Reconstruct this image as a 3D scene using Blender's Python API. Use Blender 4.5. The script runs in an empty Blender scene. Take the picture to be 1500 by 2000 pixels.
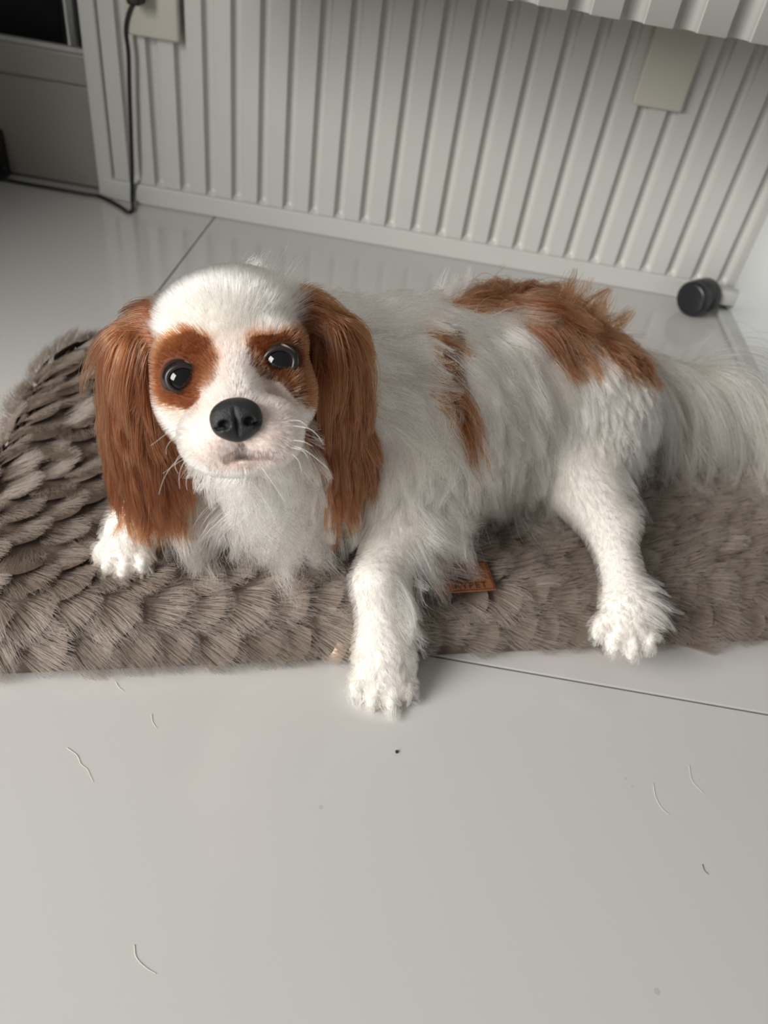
import bpy, bmesh, math
import numpy as np
from mathutils import Matrix, Vector, kdtree

rng = np.random.default_rng(11)
scene = bpy.context.scene
COL = scene.collection

# ------------------------------------------------------------------ camera
F_PX, CX, CY, H = 1490.0, 750.0, 1000.0, 0.53
PITCH, ROLL = math.radians(41.7), math.radians(9.89)
CP, SP, CR, SR = math.cos(PITCH), math.sin(PITCH), math.cos(ROLL), math.sin(ROLL)
_r0, _f0, _u0 = np.array([1., 0, 0]), np.array([0, CP, -SP]), np.array([0, SP, CP])
C_RIGHT = CR * _r0 + SR * _u0
C_UP = -SR * _r0 + CR * _u0
C_FWD = _f0
C_POS = np.array([0, 0, H])

def W(px, py, d):
    """photo pixel + depth along the lens axis -> place in the room"""
    return C_POS + d * (C_FWD + (px - CX) / F_PX * C_RIGHT - (py - CY) / F_PX * C_UP)

def WZ(px, py, z):
    r = C_FWD + (px - CX) / F_PX * C_RIGHT - (py - CY) / F_PX * C_UP
    return C_POS + r * ((z - H) / r[2])

def WY(px, py, y):
    r = C_FWD + (px - CX) / F_PX * C_RIGHT - (py - CY) / F_PX * C_UP
    return C_POS + r * (y / r[1])

def PIX(p):
    q = np.asarray(p) - C_POS
    d = q @ C_FWD
    return CX + F_PX * (q @ C_RIGHT) / d, CY - F_PX * (q @ C_UP) / d, d

cam_d = bpy.data.cameras.new('camera')
cam = bpy.data.objects.new('camera', cam_d)
COL.objects.link(cam)
cam_d.sensor_fit = 'VERTICAL'
cam_d.sensor_height = 36.0
cam_d.lens = F_PX / 2000 * 36.0
cam_d.clip_start = 0.02
M = Matrix.Identity(4)
for i in range(3):
    M[i][0], M[i][1], M[i][2], M[i][3] = C_RIGHT[i], C_UP[i], -C_FWD[i], C_POS[i]
cam.matrix_world = M
cam_d.dof.use_dof = True
cam_d.dof.focus_distance = 0.52
cam_d.dof.aperture_fstop = 6.8
scene.camera = cam

# ------------------------------------------------------------------ light
world = bpy.data.worlds.new('room_light')
scene.world = world
world.use_nodes = True
bg = world.node_tree.nodes['Background']
bg.inputs[0].default_value = (1.0, 0.985, 0.96, 1)
bg.inputs[1].default_value = 0.20

def area(name, loc, target, sx, sy, power, color):
    l = bpy.data.lights.new(name, 'AREA')
    l.shape = 'RECTANGLE'; l.size = sx; l.size_y = sy; l.energy = power; l.color = color
    o = bpy.data.objects.new(name, l); COL.objects.link(o)
    o.location = loc
    o.rotation_euler = (Vector(target) - Vector(loc)).to_track_quat('-Z', 'Y').to_euler()
    return o
# daylight from the one window the dog's eyes reflect, behind the photographer on the left
area('window_left_offscreen', (-2.2, -1.35, 1.55), (0.1, 0.7, 0.1), 1.8, 1.6, 138, (1.0, 0.985, 0.955))

scene.view_settings.view_transform = 'Standard'
scene.view_settings.look = 'None'
scene.view_settings.gamma = 1.0
scene.view_settings.use_curve_mapping = False
scene.view_settings.exposure = 0.20

# ------------------------------------------------------------------ materials
def mat(name, color, rough=0.5, spec=0.5, metallic=0.0, coat=0.0):
    m = bpy.data.materials.new(name)
    m.use_nodes = True
    b = m.node_tree.nodes['Principled BSDF']
    b.inputs['Base Color'].default_value = (*color, 1)
    b.inputs['Roughness'].default_value = rough
    b.inputs['Specular IOR Level'].default_value = spec
    b.inputs['Metallic'].default_value = metallic
    b.inputs['Coat Weight'].default_value = coat
    return m

def N(m, kind, **kw):
    n = m.node_tree.nodes.new(kind)
    for k, v in kw.items():
        setattr(n, k, v)
    return n

def noisy(name, c1, c2, scale, rough=0.5, spec=0.5, bump=0.0, bscale=None, detail=4, lo=0.35, hi=0.65):
    m = mat(name, c1, rough, spec)
    nt = m.node_tree; b = nt.nodes['Principled BSDF']
    tc = N(m, 'ShaderNodeTexCoord'); nz = N(m, 'ShaderNodeTexNoise')
    nz.inputs['Scale'].default_value = scale; nz.inputs['Detail'].default_value = detail
    nt.links.new(tc.outputs['Object'], nz.inputs['Vector'])
    cr = N(m, 'ShaderNodeValToRGB')
    cr.color_ramp.elements[0].position = lo; cr.color_ramp.elements[1].position = hi
    cr.color_ramp.elements[0].color = (*c1, 1); cr.color_ramp.elements[1].color = (*c2, 1)
    nt.links.new(nz.outputs[0], cr.inputs[0]); nt.links.new(cr.outputs[0], b.inputs['Base Color'])
    if bump:
        n2 = N(m, 'ShaderNodeTexNoise'); n2.inputs['Scale'].default_value = bscale or scale
        nt.links.new(tc.outputs['Object'], n2.inputs['Vector'])
        bp = N(m, 'ShaderNodeBump'); bp.inputs['Strength'].default_value = bump
        bp.inputs['Distance'].default_value = 0.002
        nt.links.new(n2.outputs[0], bp.inputs['Height']); nt.links.new(bp.outputs[0], b.inputs['Normal'])
    return m

def floor_mat():
    m = mat('polished_tile', (0.56, 0.55, 0.52), 0.14, 0.5)
    nt = m.node_tree; b = nt.nodes['Principled BSDF']
    tc = N(m, 'ShaderNodeTexCoord')
    n1 = N(m, 'ShaderNodeTexNoise'); n1.inputs['Scale'].default_value = 2.2
    nt.links.new(tc.outputs['Object'], n1.inputs['Vector'])
    c1 = N(m, 'ShaderNodeValToRGB')
    c1.color_ramp.elements[0].position = 0.35; c1.color_ramp.elements[1].position = 0.7
    c1.color_ramp.elements[0].color = (0.53, 0.525, 0.505, 1); c1.color_ramp.elements[1].color = (0.545, 0.52, 0.505, 1)
    nt.links.new(n1.outputs[0], c1.inputs[0])
    # dried droplets and scuffs, each a small round spot
    vo = N(m, 'ShaderNodeTexVoronoi'); vo.inputs['Scale'].default_value = 30.0
    nt.links.new(tc.outputs['Object'], vo.inputs['Vector'])
    n2 = N(m, 'ShaderNodeTexNoise'); n2.inputs['Scale'].default_value = 6.0
    nt.links.new(tc.outputs['Object'], n2.inputs['Vector'])
    sep = N(m, 'ShaderNodeSeparateColor'); nt.links.new(vo.outputs['Color'], sep.inputs[0])
    sz = N(m, 'ShaderNodeMath', operation='MULTIPLY_ADD')
    sz.inputs[1].default_value = 0.36; sz.inputs[2].default_value = -0.24
    nt.links.new(sep.outputs[0], sz.inputs[0])
    lt = N(m, 'ShaderNodeMath', operation='LESS_THAN')
    nt.links.new(vo.outputs['Distance'], lt.inputs[0]); nt.links.new(sz.outputs[0], lt.inputs[1])
    ml = N(m, 'ShaderNodeMath', operation='MULTIPLY'); ml.inputs[1].default_value = 0.75
    nt.links.new(lt.outputs[0], ml.inputs[0])
    ml2 = N(m, 'ShaderNodeMath', operation='MULTIPLY')
    nt.links.new(ml.outputs[0], ml2.inputs[0]); nt.links.new(n2.outputs[0], ml2.inputs[1])
    mx = N(m, 'ShaderNodeMixRGB'); mx.inputs[2].default_value = (0.36, 0.35, 0.33, 1)
    nt.links.new(ml2.outputs[0], mx.inputs[0]); nt.links.new(c1.outputs[0], mx.inputs[1])
    nt.links.new(mx.outputs[0], b.inputs['Base Color'])
    return m

M_TILE = floor_mat()
M_GROUT = noisy('grey_grout', (0.055, 0.055, 0.048), (0.09, 0.09, 0.08), 60, 0.9)
M_PANEL = noisy('white_painted_metal', (0.54, 0.54, 0.51), (0.57, 0.565, 0.535), 5, 0.33, 0.5)
M_PLATE = noisy('ivory_plastic', (0.52, 0.505, 0.44), (0.54, 0.525, 0.46), 8, 0.45)
M_DOOR = noisy('grey_white_lacquer', (0.27, 0.25, 0.225), (0.30, 0.28, 0.25), 3, 0.4)
M_BLACK = mat('black_rubber', (0.008, 0.008, 0.009), 0.4)
M_WHEEL = mat('black_plastic', (0.012, 0.012, 0.014), 0.35)
M_WHITE = noisy('white_lacquer', (0.68, 0.69, 0.69), (0.71, 0.72, 0.72), 4, 0.35)
M_STEEL = noisy('grey_brushed_metal', (0.42, 0.42, 0.40), (0.48, 0.48, 0.46), 30, 0.45)
M_GLASS = mat('dark_glass', (0.9, 0.92, 0.92), 0.02)
M_GLASS.node_tree.nodes['Principled BSDF'].inputs['Transmission Weight'].default_value = 1.0
M_GLASS.node_tree.nodes['Principled BSDF'].inputs['IOR'].default_value = 1.1
M_DARKBOARD = noisy('charcoal_board', (0.012, 0.012, 0.012), (0.018, 0.018, 0.017), 12, 0.7)
M_NAVY = noisy('navy_cloth', (0.002, 0.003, 0.008), (0.004, 0.006, 0.014), 20, 0.9)
M_CURTAIN = noisy('pale_wood', (0.78, 0.77, 0.73), (0.86, 0.85, 0.81), 12, 0.6)

# ------------------------------------------------------------------ helpers
def link(o, parent=None, **props):
    COL.objects.link(o)
    if parent is not None:
        o.parent = parent
    for k, v in props.items():
        o[k] = v
    return o

def obj(name, bm, material, parent=None, smooth=False, **props):
    me = bpy.data.meshes.new(name)
    bmesh.ops.recalc_face_normals(bm, faces=bm.faces[:])
    bm.to_mesh(me); bm.free()
    if smooth:
        me.polygons.foreach_set('use_smooth', [True] * len(me.polygons))
    me.materials.append(material)
    return link(bpy.data.objects.new(name, me), parent, **props)

def pyobj(name, verts, faces, material, parent=None, smooth=True, **props):
    me = bpy.data.meshes.new(name)
    me.from_pydata([tuple(v) for v in verts], [], [tuple(f) for f in faces])
    if smooth:
        me.polygons.foreach_set('use_smooth', [True] * len(me.polygons))
    me.materials.append(material)
    return link(bpy.data.objects.new(name, me), parent, **props)

def empty(name, loc=(0, 0, 0), **props):
    o = bpy.data.objects.new(name, None)
    o.location = loc
    o.empty_display_size = 0.05
    return link(o, None, **props)

def box(x0, x1, y0, y1, z0, z1, bevel=0.0, seg=2, bm=None):
    b = bmesh.new()
    bmesh.ops.create_cube(b, size=1)
    bmesh.ops.scale(b, vec=(x1 - x0, y1 - y0, z1 - z0), verts=b.verts)
    bmesh.ops.translate(b, vec=((x0 + x1) / 2, (y0 + y1) / 2, (z0 + z1) / 2), verts=b.verts)
    if bevel:
        bmesh.ops.bevel(b, geom=b.edges[:], offset=bevel, segments=seg, affect='EDGES', profile=0.5)
    return b

def smooth_path(pts, n):
    """Catmull-Rom through the points"""
    P = np.array(pts, float)
    P = np.vstack([2 * P[0] - P[1], P, 2 * P[-1] - P[-2]])
    out = []
    m = len(P) - 3
    for t in np.linspace(0, m - 1e-6, n):
        i = int(t); u = t - i
        a, b, c, d = P[i:i + 4]
        out.append(0.5 * ((2 * b) + (-a + c) * u + (2 * a - 5 * b + 4 * c - d) * u * u + (-a + 3 * b - 3 * c + d) * u ** 3))
    return np.array(out)

def tube(path, rad, sides=8, closed=False):
    path = np.array(path); n = len(path)
    rad = np.broadcast_to(np.asarray(rad, float), (n,))
    verts, faces = [], []
    up = np.array([0.13, 0.21, 0.97])
    for i in range(n):
        a = path[(i - 1) % n] if closed or i else path[0]
        b = path[(i + 1) % n] if closed or i < n - 1 else path[-1]
        t = b - a; t = t / (np.linalg.norm(t) + 1e-12)
        s = np.cross(t, up); s /= np.linalg.norm(s) + 1e-12
        up2 = np.cross(s, t); up = up2
        for k in range(sides):
            q = 2 * math.pi * k / sides
            verts.append(path[i] + rad[i] * (math.cos(q) * s + math.sin(q) * up2))
    for i in range(n if closed else n - 1):
        j = (i + 1) % n
        for k in range(sides):
            l = (k + 1) % sides
            faces.append((i * sides + k, i * sides + l, j * sides + l, j * sides + k))
    if not closed:
        faces.append(tuple(range(sides - 1, -1, -1)))
        faces.append(tuple(range((n - 1) * sides, n * sides)))
    return verts, faces

def norm(v):
    v = np.asarray(v, float)
    return v / (np.linalg.norm(v, axis=-1, keepdims=True) + 1e-12)

# ------------------------------------------------------------------ floor
TS, GAP = 0.90, 0.0022
JX, JY = -0.369, 0.42
fl = obj('floor', box(-2.2, 2.2, -1.2, 1.45, -0.03, -0.0022), M_GROUT, kind='structure')


tile_mesh = None
for ix in range(-2, 3):
    for iy in range(-2, 2):
        x0, y0 = JX + ix * TS, JY + iy * TS
        if tile_mesh is None:
            t = obj('tile', box(GAP / 2, TS - GAP / 2, GAP / 2, TS - GAP / 2, -0.012, 0.0, 0.0007, 2), M_TILE, fl)
            tile_mesh = t.data
        else:
            t = link(bpy.data.objects.new('tile', tile_mesh), fl)
        t.location = (x0, y0, 0)

# ------------------------------------------------------------------ ribbed back wall
YW = 1.28
wx0 = WY(213, 358, YW)[0]
wall = obj('wall_back', box(wx0, 1.4, YW, YW + 0.04, 0.030, 1.3, 0.003), M_PANEL, kind='structure')
WALL_TOP = 0.62
def groove_mesh(p, w, g, z0, z1, foot=True, thick=0.004):
    """one pitch of pressed sheet: a flat land with half a rounded groove on either side"""
    half = [(r, g * math.sqrt(max(1 - r ** 2.4, 0.0))) for r in (0.0, 0.25, 0.45, 0.62, 0.76, 0.87, 0.95, 1.0)]
    prof = [(-p / 2 + w / 2 * r, y) for r, y in half] + [(-p / 2 + w / 2 * 1.06, 0.0), (-p / 2 + w / 2 * 1.15, 0.0)]
    prof = prof + [(-x, y) for x, y in reversed(prof)]
    v, f = [], []
    n = len(prof)
    rows = [(z0, 0.0), (z0 + 0.002, 0.5), (z0 + 0.005, 0.85), (z0 + 0.009, 1.0), (z0 + 0.012, 1.0), (z1, 1.0)] if foot else [(z0, 1.0), (z1, 1.0)]
    for z, s_ in rows:
        for x, y in prof: v.append((x, y * s_, z))
    for r in range(len(rows) - 1):
        for k in range(n - 1):
            a_ = r * n + k
            f.append((a_, a_ + 1, a_ + n + 1, a_ + n))
    b0 = len(v)
    for x, z in ((-p / 2, z0), (p / 2, z0), (p / 2, z1), (-p / 2, z1)): v.append((x, g + thick, z))
    f.append((b0, b0 + 3, b0 + 2, b0 + 1))
    f.append(tuple(range(n - 1, -1, -1)) + (b0, b0 + 1))
    return v, f
PITCH_RIB = 0.0432
rv, rf = groove_mesh(PITCH_RIB, 0.0185, 0.0105, 0.033, WALL_TOP)
xr = WY(1352, 546, YW)[0] + PITCH_RIB / 2
k0 = int((wx0 + 0.016 - xr) / PITCH_RIB)
YF = YW - 0.0150                               # face of the slats
rib0 = None
for k in range(k0, 8):
    x = xr + k * PITCH_RIB
    if rib0 is None:
        rib0 = pyobj('slat', rv, rf, M_PANEL, wall)
        r = rib0
    else:
        r = link(bpy.data.objects.new('slat', rib0.data), wall)
    r.location = (x, YF, 0)
# edge moulding at the panel's open end and the base rail
obj('edge_moulding', box(wx0 - 0.012, wx0 + 0.014, YF - 0.002, YW + 0.04, 0.0, 1.3, 0.003), M_PANEL, wall)
bb = obj('baseboard_back', box(wx0 - 0.002, 1.4, YF - 0.004, YW + 0.03, 0.0, 0.033, 0.003, 3), M_PANEL, kind='structure')

# overhanging ribbed front of the counter
YO = 0.96
pa, pb = WY(1012, 0, YO), WY(1500, 86, YO)
zo = (pa[2] + pb[2]) / 2
ov = empty('counter_front', (0.6, YO, zo), label='white ribbed counter front overhanging the ribbed panel', category='counter')
def local(o, e):
    o.location = -e.location
    return o
local(obj('sheet', box(pa[0] - 0.5, 1.4, YO, YO + 0.018, zo, 0.78, 0.002), M_PANEL, ov), ov)
local(obj('underside', box(pa[0] - 0.5, 1.4, YO + 0.018, YF - 0.014, zo + 0.12, zo + 0.14, 0.002), M_PANEL, ov), ov)
rv2, rf2 = groove_mesh(0.0555, 0.0250, 0.0120, 0.0, 0.35, False)
rib1 = None
xo = WY(1385, 60, YO)[0]
for k in range(-10, 8):
    if rib1 is None:
        rib1 = pyobj('slat', rv2, rf2, M_PANEL, ov); r = rib1
    else:
        r = link(bpy.data.objects.new('slat', rib1.data), ov)
    r.location = (xo + k * 0.0555 - 0.6, -0.0165, 0.0005)

# blank cover plate on the ribs
YP = YF - 0.0065
p0, p1 = WY(1232, 205, YP), WY(1330, 216, YP)
plw = p1[0] - p0[0]
zb = (p0[2] + p1[2]) / 2
pl = empty('cover_plate', (p0[0], YP, zb), label='blank ivory cover plate screwed across two ribs below the overhang', category='plate')
local(obj('plate', box(p0[0], p0[0] + plw, YP - 0.008, YP + 0.006, zb, zb + 0.16, 0.004, 3), M_PLATE, pl, True), pl)

# socket with plug, left
p0, p1 = WY(250, 66, YP), WY(353, 82, YP)
so = empty('wall_socket', (p0[0], YP, (p0[2] + p1[2]) / 2), label='ivory wall socket on the ribs where the black cord plugs in', category='socket')
sx0, sx1, sz0 = p0[0], p1[0], (p0[2] + p1[2]) / 2
local(obj('plate', box(sx0, sx1, YP - 0.008, YP + 0.006, sz0, sz0 + 0.12, 0.004, 3), M_PLATE, so, True), so)
local(obj('insert', box(sx0 + 0.012, sx1 - 0.012, YP - 0.0125, YP - 0.0075, sz0 + 0.056, sz0 + 0.105, 0.002), M_PANEL, so), so)

wl = obj('shade_wall_left', box(-1.02, -0.95, 0.36, 1.36, 0.0, 1.3, 0.003), M_DOOR, kind='structure')  # unseen partition, added to keep window light off the door end
# ------------------------------------------------------------------ glazed door on the left
dr = obj('door_1', box(-0.95, wx0 - 0.012, YW + 0.012, YW + 0.045, 0.004, 0.17, 0.002), M_DOOR, kind='structure')
def zy(px, py, y): return WY(px, py, y)[2]
zr0, zr1 = zy(100, 158, YW + 0.006), zy(100, 96, YW + 0.006)
dr.data.transform(Matrix.Identity(4))
obj('rail', box(-0.95, wx0 - 0.012, YW + 0.004, YW + 0.05, zr0, zr1, 0.004, 3), M_DOOR, dr)
obj('stile', box(-0.95, -0.90, YW + 0.004, YW + 0.05, 0.004, 1.3, 0.003), M_DOOR, dr)
obj('kick_panel', box(-0.95, wx0 - 0.012, YW + 0.010, YW + 0.046, 0.004, zr0 - 0.002, 0.002), M_DOOR, dr)
obj('glass_pane', box(-0.95, wx0 - 0.012, YW + 0.025, YW + 0.030, zr1 - 0.01, 1.3), M_GLASS, dr)
obj('glazing_bead', box(-0.95, wx0 - 0.012, YW + 0.010, YW + 0.022, zr1 - 0.003, zr1 + 0.006, 0.001), M_STEEL, dr)
yb = YW + 0.12
xa, xb, xc = WY(125, 50, yb)[0], WY(145, 80, yb)[0], WY(200, 80, yb)[0]
def back_panel(name, x0, x1, dy, m, label, cat):
    e = empty(name, (x0, yb + dy, 0.0), label=label, category=cat)
    local(obj('board', box(x0, x1, yb + dy, yb + dy + 0.02, 0.0, 0.9, 0.003), m, e), e)
    local(obj('foot_rail', box(x0, x1, yb + dy - 0.006, yb + dy, 0.0, 0.06, 0.002), m, e), e)
back_panel('dark_screen', -0.94, xa - 0.004, 0.0, M_DARKBOARD, 'charcoal board standing behind the glazed door', 'board')
back_panel('pale_post', xa + 0.001, xb - 0.001, 0.01, M_CURTAIN, 'pale upright post behind the door glass between dark boards', 'post')
back_panel('navy_drape', xb + 0.003, wx0 + 0.2, 0.012, M_NAVY, 'near-black navy drape behind the door glass beside the pale post', 'drape')

# power cord
cp = [WY(268, -8, YW - 0.03), WY(252, 25, YF - 0.016), WY(246, 60, YF - 0.016), WY(251, 105, YF - 0.016), WY(253, 180, YF - 0.016),
      WY(256, 260, YF - 0.016), WY(258, 330, YF - 0.016), WZ(258, 385, 0.012), WZ(259, 408, 0.004), WZ(250, 414, 0.003), WZ(232, 402, 0.003),
      WZ(205, 376, 0.003), WZ(180, 369, 0.003), WZ(100, 367, 0.003), WZ(60, 354, 0.003), WZ(30, 337, 0.004), WZ(4, 324, 0.012), WZ(-20, 318, 0.02)]
cp = [np.array([q[0], min(q[1], YF - 0.008), q[2]]) for q in cp]
cv, cf = tube(smooth_path(cp, 110), 0.0031, 8)
ad = WZ(-8, 352, 0.0)
cord = empty('power_adapter', (ad[0], ad[1], 0), label='black power adapter whose thin black cord trails over the tiles up to the socket', category='power adapter')
local(pyobj('cable', cv, cf, M_BLACK, cord), cord)
pp = WY(278, -10, YP)
local(obj('plug', box(pp[0] - 0.010, pp[0] + 0.010, YP - 0.040, YP - 0.0125, pp[2] - 0.008, pp[2] + 0.03, 0.004, 3), M_BLACK, cord, True), cord)
local(obj('case', box(ad[0] - 0.06, ad[0] + 0.012, ad[1] - 0.01, ad[1] + 0.035, 0.0, 0.075, 0.006, 3), M_BLACK, cord, True), cord)
local(obj('cable_collar', box(ad[0] + 0.008, ad[0] + 0.018, ad[1] + 0.004, ad[1] + 0.016, 0.012, 0.024, 0.003, 2), M_BLACK, cord, True), cord)

# ------------------------------------------------------------------ white cart on castors, right
cb = WZ(1412, 602, 0.0)
cx0 = cb[0]
ct = empty('storage_cart', (cx0 + 0.2, 1.0, 0.0), label='low white storage cart on black castors beside the ribbed panel', category='cart')
ztop = WY(1490, 396, YW - 0.02)[2]
local(obj('body', box(cx0, cx0 + 0.5, 0.985, YW - 0.030, 0.003, ztop, 0.004, 3), M_WHITE, ct, True), ct)
local(obj('lid', box(cx0 - 0.006, cx0 + 0.506, 0.979, YW - 0.029, ztop, ztop + 0.014, 0.004, 3), M_WHITE, ct, True), ct)
local(obj('bottom_rail', box(cx0 - 0.020, cx0 + 0.001, 0.985, YW - 0.06, 0.002, 0.012, 0.002), M_STEEL, ct), ct)
cc = WZ(1352, 622, 0.0)
cw = np.array([cc[0] + 0.004, cc[1] + 0.022, 0.028])
def wheel(c, ax_dir, r, w, name, m, par):
    bm = bmesh.new()
    bmesh.ops.create_cone(bm, cap_ends=True, segments=36, radius1=r, radius2=r, depth=w)
    ed = [e for e in bm.edges if all(len(f.verts) > 4 for f in e.link_faces) or any(len(f.verts) > 4 for f in e.link_faces)]
    bmesh.ops.bevel(bm, geom=ed, offset=w * 0.32, segments=5, affect='EDGES', profile=0.5)
    q = Vector(ax_dir).to_track_quat('Z', 'Y').to_matrix().to_4x4()
    bmesh.ops.transform(bm, matrix=Matrix.Translation(Vector(c)) @ q, verts=bm.verts)
    return local(obj(name, bm, m, par, True), par)
axd = norm([0.75, 0.66, 0.0])
wheel(cw - axd * 0.013, axd, 0.028, 0.022, 'castor_wheel', M_WHEEL, ct)
wheel(cw + axd * 0.013, axd, 0.028, 0.022, 'castor_wheel', M_WHEEL, ct)
wheel(cw + np.array([0, 0, 0.004]), axd, 0.025, 0.038, 'castor_hood', M_BLACK, ct)
local(obj('castor_stem', box(cw[0], cx0 + 0.004, cw[1] + 0.0, cw[1] + 0.02, 0.02, 0.045, 0.004, 2), M_STEEL, ct, True), ct)
#--BODY--
# ------------------------------------------------------------------ plush mat
ME1, ME2 = norm([0.965, 0.262, 0]), norm([-0.262, 0.965, 0])
MS0, MS1, MT0, MT1, MH = -0.212, 0.625, 0.387, 0.842, 0.048
MCOR = 0.022                                   # corner rounding of the flat top's outline
def mat_map(s, t):
    """extended mat plane -> point on the mat's top or rounded flank, with normal"""
    s = np.asarray(s, float); t = np.asarray(t, float)
    cs = np.clip(s, MS0 + MH + MCOR, MS1 - MH - MCOR); ct_ = np.clip(t, MT0 + MH + MCOR, MT1 - MH - MCOR)
    ds, dt = s - cs, t - ct_
    r = np.hypot(ds, dt)
    inside = r < MCOR
    rr = np.maximum(r, 1e-9)
    os_, ot = ds / rr, dt / rr
    a = np.clip(r - MCOR, 0, MH * math.pi / 2) / MH
    bs = np.where(inside, s, cs + os_ * MCOR + os_ * MH * np.sin(a))
    bt = np.where(inside, t, ct_ + ot * MCOR + ot * MH * np.sin(a))
    z = np.where(inside, MH, MH * np.cos(a))
    z = z + 0.0025 * np.sin(s * 37 + 1.3) * np.sin(t * 41) * (z / MH)
    ns, nt_, nz = np.where(inside, 0, os_ * np.sin(a)), np.where(inside, 0, ot * np.sin(a)), np.where(inside, 1, np.cos(a))
    bs = bs - 0.040 * np.clip((MT1 - bt) / (MT1 - MT0), 0, 1) * np.clip((0.2 - bs) / 0.4, 0, 1)
    P = bs[..., None] * ME1 + bt[..., None] * ME2; P[..., 2] = z
    Nn = ns[..., None] * ME1 + nt_[..., None] * ME2; Nn[..., 2] = nz
    return P, Nn
def mat_ext(s, t):
    cs = np.clip(s, MS0 + MH + MCOR, MS1 - MH - MCOR); ct_ = np.clip(t, MT0 + MH + MCOR, MT1 - MH - MCOR)
    return np.hypot(s - cs, t - ct_) - MCOR      # distance past the flat top
def mat_height(P):
    """height of the mat (or floor) under points"""
    s, t = P @ ME1, P @ ME2
    cs = np.clip(s, MS0 + MH + MCOR, MS1 - MH - MCOR); ct_ = np.clip(t, MT0 + MH + MCOR, MT1 - MH - MCOR)
    r = np.hypot(s - cs, t - ct_) - MCOR
    return np.where(r <= 0, MH, np.where(r < MH, np.sqrt(np.maximum(MH ** 2 - np.clip(r, 0, MH) ** 2, 0)), 0.0))

def plush_mat_material(name, c1, c2):
    m = noisy(name, c1, c2, 60, 0.85, 0.15)
    return m
M_PLUSH = plush_mat_material('taupe_plush_backing', (0.13, 0.100, 0.080), (0.20, 0.156, 0.126))

def hair_mat(name, c1, c2, rough=0.45, coat=0.0):
    """strand colour varies from hair to hair between c1 and c2"""
    m = bpy.data.materials.new(name); m.use_nodes = True
    nt = m.node_tree; nt.nodes.clear()
    out = nt.nodes.new('ShaderNodeOutputMaterial')
    h = nt.nodes.new('ShaderNodeBsdfHairPrincipled')
    h.model = 'CHIANG'; h.parametrization = 'COLOR'
    info = nt.nodes.new('ShaderNodeHairInfo')
    ramp = nt.nodes.new('ShaderNodeValToRGB')
    ramp.color_ramp.elements[0].color = (*c1, 1); ramp.color_ramp.elements[1].color = (*c2, 1)
    nt.links.new(info.outputs['Random'], ramp.inputs[0])
    nt.links.new(ramp.outputs[0], h.inputs['Color'])
    h.inputs['Roughness'].default_value = rough
    h.inputs['Radial Roughness'].default_value = 0.6
    h.inputs['Coat'].default_value = coat
    nt.links.new(h.outputs[0], out.inputs['Surface'])
    return m
M_PILE = hair_mat('taupe_plush_fibre', (0.095, 0.072, 0.057), (0.26, 0.205, 0.165), 0.45)

def curves_object(name, P, rad, material, parent, **props):
    """P (n, k, 3) strands, rad (n, k) radii -> one hair object"""
    n, k = P.shape[:2]
    hc = bpy.data.hair_curves.new(name)
    hc.add_curves([k] * n)
    hc.attributes['position'].data.foreach_set('vector', np.ascontiguousarray(P, np.float32).ravel())
    ra = hc.attributes.get('radius') or hc.attributes.new('radius', 'FLOAT', 'POINT')
    ra.data.foreach_set('value', np.ascontiguousarray(np.broadcast_to(rad, (n, k)), np.float32).ravel())
    hc.materials.append(material)
    o = bpy.data.objects.new(name, hc)
    return link(o, parent, **props)

mc = ((MS0 + MS1) / 2 * ME1 + (MT0 + MT1) / 2 * ME2)
MAT = empty('pet_mat', (mc[0], mc[1], 0), label='taupe plush pet mat with scalloped pile under the dog', category='pet mat')
# core of the mat
gs = np.linspace(MS0 - 0.03, MS1 + 0.03, 90); gt = np.linspace(MT0 - 0.03, MT1 + 0.03, 56)
SS, TT = np.meshgrid(gs, gt, indexing='ij')
PP, NN = mat_map(SS, TT)
vv = (PP - NN * 0.002).reshape(-1, 3); vv[:, 2] = np.maximum(vv[:, 2], 0.001)
ff = [(i * 56 + j, (i + 1) * 56 + j, (i + 1) * 56 + j + 1, i * 56 + j + 1) for i in range(89) for j in range(55)]
local(pyobj('core', vv, ff, M_PLUSH, MAT), MAT)

# scallops: overlapping fans of pile laid in staggered rows
SL, SWD = 0.038, 0.039                           # length and width of one fan
def fan(u, w):
    """place on a fan: u 0 root .. 1 tip, w -1 .. 1 across"""
    tip = SL * (1.0 - 0.42 * w * w)
    x = u * tip - 0.010
    y = w * SWD * 0.5 * (0.62 + 0.50 * np.sqrt(np.clip(u, 0, 1.2)))
    z = -0.001 + 0.0130 * np.clip(u, 0, 1.15) ** 1.0 * (1 - 0.35 * w * w) - 0.002 * np.clip(u - 0.8, 0, 1) * 5 * 0.5
    return x, y, z
def scallop_mesh():
    v, f = [], []
    nu, nv = 5, 7
    for i in range(nu):
        for j in range(nv):
            x, y, z = fan(0.80 * i / (nu - 1), 0.78 * (-1 + 2 * j / (nv - 1)))
            v.append((float(x), float(y), float(z) - 0.0034))
    for i in range(nu - 1):
        for j in range(nv - 1):
            a = i * nv + j
            f.append((a, a + 1, a + nv + 1, a + nv))
    return v, f
def flow_angle(s, t):
    # lay of the pile: towards the front-right at the left end, nearly along the mat at the right end
    k = np.clip((s + 0.2) / 0.5, 0, 1)
    return np.radians(-46 + 36 * k)
sc = []
row = 0
uu = np.arange(-0.9, 0.9, 0.0235)
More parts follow.
